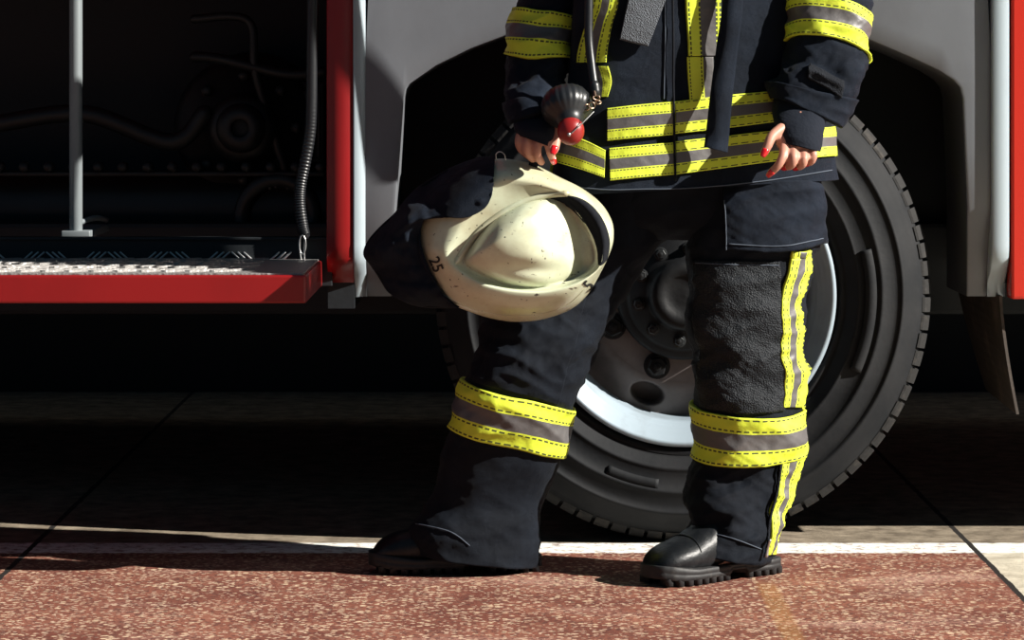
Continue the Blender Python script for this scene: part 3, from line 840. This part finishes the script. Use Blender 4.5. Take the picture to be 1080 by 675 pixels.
# hanging webbing strap, clear of the jacket front
bm = bmesh.new(); rows = []
cl = spline([(773, -90, -.165), (773, 0, -.172), (767, 50, -.176), (761, 100, -.182), (757, 140, -.188), (755, 158, -.192)], 50)
wd = [22]*50
for k, q in enumerate(cl):
    w = lerp(21, 25, k/49)
    row = []
    for j in range(9):
        t = j/8-.5
        row.append(W(q.x+t*w, q.y+t*6*(k/49), q.z-.008*math.cos(t*PI)+.004*math.sin(k*.35)))
    rows.append(row)
A = grid(bm, rows); B = grid(bm, [[p+Vector((0, .005, 0)) for p in r] for r in rows], flip=True)
for i in range(49):
    for j in (0, 8): bm.faces.new((A[i][j], A[i+1][j], B[i+1][j], B[i][j]))
for j in range(8):
    for i in (0, 49): bm.faces.new((A[i][j], A[i][j+1], B[i][j+1], B[i][j]))
fixn(bm); obj('hanging_strap', bm, M['navy'], jacket)
# collar at the top (out of frame)
bm = bmesh.new()
co = Loft([(-222, 698, 778, -.03, .07), (-195, 694, 782, -.03, .07), (-165, 686, 790, -.035, .065)], amp=.002)
Rr = co.mesh(bm, 20, 60); fixn(bm); obj('collar', bm, M['navy'], jacket)

# ---- boots: built along +x (toe), then turned
def boot(heel, yaw, Lb, name_, lbl=None):
    c, s_ = math.cos(yaw), math.sin(yaw)
    def tr(x, y, z): return Vector((heel[0]+c*x-s_*y, heel[1]+s_*x+c*y, z))
    k = Lb/.31
    # station, half width, top height, centre shift
    st = [(-.002, .016, .10, 0), (.006, .030, .135, 0), (.025, .037, .20, 0), (.06, .040, .215, 0), (.10, .042, .205, 0), (.135, .043, .155, 0), (.165, .045, .118, 0), (.20, .048, .095, .002), (.235, .050, .082, .003), (.265, .048, .074, .003), (.287, .041, .064, .002), (.300, .030, .052, 0), (.308, .015, .038, 0)]
    S = spline([(a, b, h) for a, b, h, _ in st], 60)
    bm = bmesh.new(); rows = []
    for q in S:
        row = []
        for j in range(40):
            an = 2*PI*j/40; cc, ss = math.cos(an), math.sin(an)
            z0 = .022; hh = q.z
            yy = math.copysign(abs(cc)**.8, cc)*q.y; zz = z0+(hh-z0)*(.5+.5*math.copysign(abs(ss)**.75, ss))
            yy *= lerp(1, .80, max(0, ss))
            if hh > .12: yy *= 1
            cr = .0022*math.sin(q.x*190+ss)*math.exp(-((q.x-.185)/.03)**2)*max(0, ss)
            row.append(tr(q.x*k, yy, zz+cr))
        rows.append(row)
    Rr = grid(bm, rows, True); cap(bm, Rr[0][::-1]); cap(bm, Rr[-1]); fixn(bm)
    b = obj(name_, bm, M['leather'], person)
    # sole with lugs
    bm = bmesh.new()
    def outline(x):
        S2 = [(-.008, .018), (0, .032), (.03, .041), (.08, .040), (.13, .040), (.18, .047), (.23, .0535), (.26, .052), (.285, .045), (.304, .032), (.314, .014)]
        for i in range(len(S2)-1):
            if x <= S2[i+1][0]: break
        t = (x-S2[i][0])/(S2[i+1][0]-S2[i][0]); return lerp(S2[i][1], S2[i+1][1], t)
    xs = [lerp(-.008, .314, sstep(0, 1, i/60)*.35+.65*i/60) for i in range(61)]
    ring = [(x, outline(x)) for x in xs]+[(x, -outline(x)) for x in xs[::-1]]
    def zt_(x): return .030+.010*sstep(.22, .31, x)
    def zb_(x):
        z = .010
        if .095 < x < .135: z = .018
        return z+.006*sstep(.27, .315, x)
    layers = []
    for f, gr in ((0, .94), (.08, 1.0), (.42, 1.0), (.5, .975), (.58, 1.0), (.94, 1.0), (1, .95)):
        layers.append([tr(x*k if True else x, w*gr, lerp(zb_(x), zt_(x), f)) for x, w in ring])
    Rr = grid(bm, layers, True); cap(bm, Rr[0][::-1]); cap(bm, Rr[-1])
    x = -.002
    while x < .30:
        if not (.09 < x < .135):
            wv = outline(x+.006)
            for sgn in (-1, 1):
                y0, y1 = (wv*.45*sgn, wv*.985*sgn)
                pts = [(x, y0), (x+.013, y0), (x+.013, y1), (x, y1)]
                zlo = .0008+.007*sstep(.27, .315, x)
                lo = [bm.verts.new(tr(a*k, b2, zlo)) for a, b2 in pts]; hi = [bm.verts.new(tr(a*k, b2, zb_(x)+.004)) for a, b2 in pts]
                bm.faces.new(lo)
                for i in range(4): bm.faces.new((lo[i], lo[(i+1) % 4], hi[(i+1) % 4], hi[i]))
        x += .0205
    fixn(bm); obj('sole', bm, M['sole'], b)
    # toe-cap seam
    bm = bmesh.new(); pts = []
    for j in range(21):
        an = math.radians(lerp(8, 172, j/20)); cc, ss = math.cos(an), math.sin(an)
        xq = .222; hw, hh = .0495, .0865
        pts.append(tr(xq*k, math.copysign(abs(cc)**.8, cc)*hw*lerp(1, .80, ss), .022+(hh-.022)*(.5+.5*abs(ss)**.75)))
    tube(bm, pts, .0016, 6); obj('toe_seam', bm, M['leather'], b)
    return b
boot((W(566, 600, .05).x, .055, 0), PI+math.radians(6), .315, 'boot')
boot((W(812, 605, .03).x, .035, 0), PI+math.radians(38), .300, 'boot')

# ------------------------------------------------------------------ helmet
YO[0] = .04
hel = thing('firefighter_helmet', W(548, 258, -.24), 'worn cream firefighter helmet with black cloth neck guard, held low in one hand', 'helmet')
def closed(pts, n):
    P = [Vector((x, y, 0)) for x, y in pts]; m = len(P); seg = 12; q = []
    for i in range(m):
        p0, p1, p2, p3 = P[i-1], P[i], P[(i+1) % m], P[(i+2) % m]
        for k in range(seg):
            t = k/seg; q.append(.5*((2*p1)+(p2-p0)*t+(2*p0-5*p1+4*p2-p3)*t*t+(3*p1-p0-3*p2+p3)*t*t*t))
    return q
def polar(curve, c, n):
    """resample a closed curve at n angles about c"""
    out = []
    L_ = [(math.atan2(p.y-c[1], p.x-c[0]), math.hypot(p.x-c[0], p.y-c[1])) for p in curve]
    for j in range(n):
        a = -PI+2*PI*j/n; best = None
        for i in range(len(L_)):
            a0, r0 = L_[i]; a1, r1 = L_[(i+1) % len(L_)]
            da = (a1-a0+PI) % (2*PI)-PI; db = (a-a0+PI) % (2*PI)-PI
            if abs(da) < 1e-9: continue
            t = db/da
            if -1e-6 <= t <= 1+1e-6 and abs(db) < 1:
                r = lerp(r0, r1, t)
                if best is None or r > best: best = r
        out.append((a, best if best else L_[0][1]))
    return out
HCN = (560, 258); NH = 200
c_out = polar(closed([(521, 168), (545, 169), (566, 175), (590, 187), (614, 199), (634, 215), (645, 233), (647, 249), (644, 264), (634, 286), (619, 311), (600, 327), (570, 337), (541, 339), (516, 335), (494, 328), (476, 320), (463, 304), (452, 286), (443, 266), (441, 248), (445, 230), (458, 212), (480, 192), (500, 176)], 0), HCN, NH)
c_crest = polar(closed([(530, 192), (556, 193), (584, 200), (608, 211), (625, 227), (634, 246), (636, 264), (631, 283), (610, 298), (580, 307), (548, 307), (515, 301), (492, 290), (476, 277), (472, 264), (480, 250), (490, 232), (505, 212)], 0), HCN, NH)
c_in = polar(closed([(545, 218), (562, 211), (584, 208), (600, 216), (614, 231), (624, 249), (629, 266), (627, 281), (606, 295), (578, 302), (548, 302), (520, 295), (500, 286), (490, 276), (496, 262), (508, 245), (524, 230)], 0), HCN, NH)
PK = (532, 250)
def hp(a, r, Y): return W(HCN[0]+r*math.cos(a), HCN[1]+r*math.sin(a), Y)
rows = []
def ringmix(A, B, t, Yf, add=0): return [hp(a, lerp(r, B[j][1], t)+add, Yf(a, t)) for j, (a, r) in enumerate(A)]
def low(a): return sstep(.05, .9, math.sin(a))          # towards the lower rim of the picture (brim side)
# inside (dark lining side), rim edge, brim, crest, groove, dome
Yo, Yc_, Yi = -.225, -.262, -.262
seq = []
seq.append([hp(a, r*.55, -.20) for a, r in c_out])
seq.append([hp(a, r*.92, -.205) for a, r in c_out])
seq.append([hp(a, r-1.6, -.206) for a, r in c_out])
seq.append([hp(a, r, -.2095) for a, r in c_out])
seq.append([hp(a, r+.3, -.214) for a, r in c_out])
for t in [k/14 for k in range(1, 15)]:
    seq.append([hp(a, lerp(r, c_crest[j][1], t), lerp(-.216, -.272-.018*low(a), math.sin(t*PI/2)**.9)) for j, (a, r) in enumerate(c_out)])
for t in [k/6 for k in range(1, 7)]:
    seq.append([hp(a, lerp(r, c_in[j][1], t), -.272-.018*low(a)+(.010+.018*low(a))*math.sin(t*PI/2)) for j, (a, r) in enumerate(c_crest)])
PKY = -.362
for t in [k/34 for k in range(1, 35)]:
    row = []
    for j, (a, r) in enumerate(c_in):
        x0 = HCN[0]+r*math.cos(a); y0 = HCN[1]+r*math.sin(a)
        x = lerp(x0, PK[0], t*.985); y = lerp(y0, PK[1], t*.985)
        tt = 1-(1-t)**2.0
        Y = -.262-.006*low(a)*(1-tt)-.060*(tt**.75 if tt < .999 else 1)
        # long face and hollow at right shaped to give the dome its shading
        u = sstep(535, 608, x); Y += .030*u*u
        xc = 611+(y-250)*.10
        wy = sstep(208, 232, y)*sstep(296, 276, y)
        Y += .016*math.exp(-((x-xc)/9.5)**2)*wy*sstep(0, .10, t)-.004*math.exp(-((x-xc-15)/8)**2)*wy*sstep(0, .1, t)
        Y += .010*math.exp(-(((x-560)/30)**2+((y-284)/8)**2))*sstep(0, .15, t)
        row.append(W(x, y, Y))
    seq.append(row)
bm = bmesh.new(); grid(bm, seq, True); bmesh.ops.remove_doubles(bm, verts=bm.verts[:], dist=.00005)
bmesh.ops.recalc_face_normals(bm, faces=bm.faces[:])
bvh = BVHTree.FromBMesh(bm)
shell = obj('shell', bm, M['helmet'], hel)
def hit(px, py, off=.0):
    o = Vector((0, -D0, HC)); d = (W(px, py, 0)-o).normalized()
    p, n, i, _ = bvh.ray_cast(o, d)
    if p is None: return W(px, py, -.24)
    if n.dot(d) > 0: n = -n
    return p+n*off
def shell_y(px, py):
    o = Vector((0, -D0, HC)); d = (W(px, py, 0)-o).normalized(); best = None
    for ox, oy in ((0, 0), (2.5, 0), (-2.5, 0), (0, 2.5), (0, -2.5), (5, 2), (-5, -2)):
        p, n, i, _ = bvh.ray_cast(o, (W(px+ox, py+oy, 0)-o).normalized())
        if p is not None and (best is None or p.y < best): best = p.y
    return best
def decal(poly_rows, name, m, parent, off=.0008, th=.001, **k):
    bm = bmesh.new()
    A = grid(bm, [[hit(x, y, off+th) for x, y in r] for r in poly_rows]); B = grid(bm, [[hit(x, y, -.001) for x, y in r] for r in poly_rows], flip=True)
    nv, nu = len(poly_rows)-1, len(poly_rows[0])-1
    for i in range(nv):
        for j in (0, nu): bm.faces.new((A[i][j], A[i+1][j], B[i+1][j], B[i][j]))
    for j in range(nu):
        for i in (0, nv): bm.faces.new((A[i][j], A[i][j+1], B[i][j+1], B[i][j]))
    fixn(bm); return obj(name, bm, m, parent, **k)
def between(t, b_, nu=30, nv=8):
    A = spline([(x, y, 0) for x, y in t], nu+1); B = spline([(x, y, 0) for x, y in b_], nu+1)
    return [[(lerp(A[j].x, B[j].x, i/nv), lerp(A[j].y, B[j].y, i/nv)) for j in range(nu+1)] for i in range(nv+1)]
# black crescent slot along the right of the dome
decal(between([(580, 209), (597, 206), (618, 213), (634, 230), (642, 252), (640, 272), (633, 280)], [(580, 209), (597, 216), (612, 229), (624, 247), (630, 264), (631, 274), (632, 280)], 40, 8), 'visor_slot', M['black_cloth'], shell, label='black crescent strip')
# moulded band curving up the left of the dome
bm = bmesh.new()
pts = [hit(x, y, .0005) for x, y in spline2] if False else [hit(q.x, q.y, .000) for q in spline([(481, 277, 0), (492, 260, 0), (506, 243, 0), (526, 227, 0), (550, 214, 0), (578, 206, 0), (600, 204, 0)], 40)]
tube(bm, pts, [.003]+[.0058]*38+[.003], 10); obj('shell_ridge', bm, M['helmet'], shell)
bm = bmesh.new()
pts = [hit(q.x, q.y, .0) for q in spline([(468, 311, 0), (490, 322, 0), (515, 330, 0), (545, 333, 0), (575, 330, 0), (600, 320, 0), (618, 303, 0)], 40)]
tube(bm, pts, .0012, 8); obj('brim_bead', bm, M['helmet'], shell)
# digits
def digits(txt, cx_, cy_, size, rot):
    cu = bpy.data.curves.new('t', 'FONT'); cu.body = txt; cu.size = size; cu.align_x = 'CENTER'; cu.align_y = 'CENTER'; cu.resolution_u = 4; cu.offset = size*.02
    o = bpy.data.objects.new('t', cu); me = bpy.data.meshes.new_from_object(o); bpy.data.objects.remove(o)
    bm = bmesh.new(); bm.from_mesh(me); bmesh.ops.triangulate(bm, faces=bm.faces[:]); bmesh.ops.subdivide_edges(bm, edges=bm.edges[:], cuts=1)
    c, s_ = math.cos(rot), math.sin(rot)
    for v in bm.verts:
        x, y = v.co.x, -v.co.y
        v.co = hit(cx_+c*x-s_*y, cy_+s_*x+c*y, .0012)
    return obj('digit', bm, M['digit'], shell)
digits('25', 460, 279, 16, math.radians(68))
digits('5', 621, 301, 16, math.radians(-52))
# black cloth neck guard: draped sheet, traced edges, curved in depth
topc = [(522, 166), (505, 167), (479, 176), (460, 186), (441, 198), (428, 211), (417, 225), (402, 239), (389, 254), (384, 268)]
botc = [(520, 200), (515, 214), (506, 223), (494, 229), (470, 229), (449, 231), (444, 248), (452, 290), (470, 316), (478, 321)]
low_ = [(478, 322), (463, 324), (446, 322), (430, 319), (411, 309), (404, 299), (398, 289), (391, 279), (386, 272), (384, 268)]
bm = bmesh.new()
nu, nv = 60, 40
A_ = spline([(x, y, 0) for x, y in topc], nu+1); B_ = spline([(x, y, 0) for x, y in botc], nu+1)
# lower edge blend: right part follows the shell, left part the free hem
rows = []
outer_ = [(522, 166), (505, 167), (479, 176), (460, 186), (441, 198), (428, 211), (417, 225), (402, 239), (389, 254), (384, 268), (391, 279), (398, 289), (404, 299), (411, 309), (430, 319), (446, 323), (463, 324), (484, 324)]
inner_ = [(520, 196), (518, 208), (513, 217), (506, 223), (494, 229), (482, 230), (470, 229), (458, 229), (448, 230), (445, 236), (443, 244), (443, 254), (445, 264), (449, 276), (454, 288), (461, 300), (468, 311), (478, 321)]
O_ = spline([(x, y, 0) for x, y in outer_], 91); I_ = spline([(x, y, 0) for x, y in inner_], 91)
for i in range(nv+1):
    v = i/nv; row = []
    for j in range(91):
        u = j/90
        x, y = lerp(I_[j].x, O_[j].x, v), lerp(I_[j].y, O_[j].y, v)
        Y0 = -.232-.045*sstep(.75, .0, u)*(1-v)                # attaches in front of the shell's rim at the top
        Y = lerp(Y0, -.175, v**1.3)-.035*math.sin(PI*v)*(.6+.4*math.sin(u*5))
        f = .012*math.sin(u*26+v*3)*v*sstep(0, .3, u)+.010*noise.noise(Vector((x*.05, y*.05, 3)))+.006*noise.noise(Vector((x*.12, y*.12, 9)))
        Y += f; h_ = shell_y(x, y)
        if h_ is not None: Y = min(Y, h_-YO[0]-.005-.004*v)
        row.append(W(x, y, Y))
    rows.append(row)
grid(bm, rows); fixn(bm)
cloth = obj('neck_guard', bm, M['navy'], hel, label='black cloth neck guard')
sd = cloth.modifiers.new('thick', 'SOLIDIFY'); sd.thickness = .004; sd.offset = 0
# cloth lining closing the back of the bag
bm = bmesh.new(); rows = []
for i in range(13):
    v = i/12; rows.append([W(lerp(O_[j].x, 470+ (O_[j].x-470)*.35, v), lerp(O_[j].y, 258+(O_[j].y-258)*.35, v), -.175+.055*math.sin(v*PI/2)) for j in range(91)])
grid(bm, rows); fixn(bm); ln = obj('lining', bm, M['black_cloth'], hel)
sd = ln.modifiers.new('thick', 'SOLIDIFY'); sd.thickness = .003; sd.offset = 0
# hem seam and little wire loop
bm = bmesh.new(); tube(bm, [rows_ for rows_ in [W(402, 249, -.200), W(410, 255, -.213), W(417, 262, -.215), (W(424, 259, -.217))]], .0012, 6, 16); obj('seam', bm, M['seam'], cloth)
bm = bmesh.new(); tube(bm, [W(524, 170, -.222), W(523, 163, -.226), W(527, 160, -.226), (W(532, 163, -.224)), W(533, 170, -.222)], .0011, 8, 20); obj('wire_loop', bm, M['steel'], hel)
# chin strap going up into the closed hand
bm = bmesh.new(); rows = []
for k in range(21):
    t = k/20; x = lerp(567, 560, t); y = lerp(150, 186, t); Y = -.236+.012*t
    rows.append([W(x-5, y, Y), W(x+5, y, Y), W(x+5, y, Y+.003), W(x-5, y, Y+.003)])
grid(bm, rows, True); fixn(bm); obj('chin_strap', bm, M['black_cloth'], hel)

YO[0] = 0.0
# ------------------------------------------------------------------ breathing valve on its hose
val = thing('breathing_valve', W(600, 115, -.22), 'black ribbed rubber breathing valve with round red cap, hanging on a black hose', 'breathing valve')
def lathe_dir(bm, prof, c, ax, n=40, fn=None):
    ax = ax.normalized(); u = ax.orthogonal().normalized(); w = ax.cross(u); rows = []
    for r, d in prof:
        rows.append([c+ax*d+(u*math.cos(2*PI*j/n)+w*math.sin(2*PI*j/n))*(fn(r, j) if fn else r) for j in range(n)])
    R_ = grid(bm, rows, True); return R_
vc = W(598, 113, -.225); vax = (W(603, 139, -.262)-vc)
bm = bmesh.new()
lathe_dir(bm, [(.0005, -.030), (.030, -.030), (.040, -.022), (.0455, -.010), (.046, .0), (.0455, .008), (.040, .018), (.030, .026), (.024, .034), (.022, .05), (.0005, .052)], vc, vax, 96, fn=lambda r, j: r*(1+(.022 if (j % 4) < 2 and r > .039 else 0)))
fixn(bm); body = obj('valve_body', bm, M['rubber'], val)
bm = bmesh.new()
cc = W(602, 138, -.262); Rr = []
for i in range(15):
    th = PI*i/14
    Rr.append([cc+Vector((math.sin(th)*math.cos(2*PI*j/32)*.0245, math.cos(th)*-.021, math.sin(th)*math.sin(2*PI*j/32)*.0265)) for j in range(32)])
grid(bm, Rr, True); bmesh.ops.remove_doubles(bm, verts=bm.verts[:], dist=.0001); fixn(bm)
capo = obj('red_cap', bm, M['redplastic'], val, label='round red cap')
bm = bmesh.new(); lathe_dir(bm, [(.0003, -.003), (.003, -.003), (.0035, 0), (.002, .001)], W(600, 142, -.283), Vector((0, 1, 0)), 12); 
tube(bm, [W(601, 142, -.285), W(613, 131, -.283), W(626, 118, -.27)], .0011, 8, 12); fixn(bm)
obj('release_pin', bm, M['steel'], val)
bm = bmesh.new(); tube(bm, [W(612, -190, -.14), W(619, -120, -.17), W(621, -60, -.19), W(621, 0, -.2), W(621, 40, -.205), W(624, 70, -.215), W(627, 92, -.225)], .0078, 16, 60)
obj('hose', bm, M['rubber'], val)
bm = bmesh.new(); tube(bm, [W(627, 90, -.226), W(628, 97, -.228)], .0095, 14, 6); obj('hose_ferrule', bm, M['rubber'], val)
bm = bmesh.new()
for k, (x, y, r) in enumerate(((629, 103, 3.6), (624, 111, 3.4), (631, 108, 3), (619, 113, 3))):
    pts = [W(x+r*math.cos(q*PI/6), y+r*math.sin(q*PI/6)*(1 if k % 2 else .6), -.250+.003*math.sin(q+k)) for q in range(13)]
    tube(bm, pts, .0013, 8)
tube(bm, [W(627, 96, -.235), W(628, 101, -.248)], .002, 8)
obj('clip', bm, M['brass'], val, label='small brass clip')

# ------------------------------------------------------------------ spiral-wrapped cable hanging in the open bay
Yc2 = .385
cab = thing('hanging_cable', W(330, 240, Yc2), 'thick black spiral-wrapped cable hanging beside the red pillar, hooked to the step', 'cable')
bm = bmesh.new()
cp = [W(331, -160, Yc2), W(331, -60, Yc2), W(330, 0, Yc2), W(329, 60, Yc2), W(328.5, 110, Yc2), W(327, 140, Yc2), W(322, 170, Yc2), W(317, 195, Yc2), W(316, 215, Yc2), W(319, 238, Yc2), W(321, 247, Yc2)]
tube(bm, cp, .0115, 18, 420, wob=lambda k: 1+.07*math.sin(k*1.15)*sstep(150, 300, k))
obj('sleeve', bm, M['rubber'], cab)
bm = bmesh.new()
for q in range(2): tube(bm, [W(317+5*q, 246, Yc2-.004), W(316+5*q, 262, Yc2), W(318+3*q, 276, Yc2)], .0018, 8, 12)
pts = [W(319+3.5*math.cos(q*PI/6), 258+10*math.sin(q*PI/6), Yc2-.01) for q in range(13)]
tube(bm, pts, .0016, 8)
obj('hook', bm, M['steel'], cab)
bm = bmesh.new()
for x in (318, 324, 331):
    lathe(bm, [(.0005, .016), (.006, .016), (.008, .012), (.008, -.003)], (sx(x, Yc2), Yc2+.03, zt), 10, 'Z')
fixn(bm); obj('bolt_head', bm, M['darkmetal'], cab)
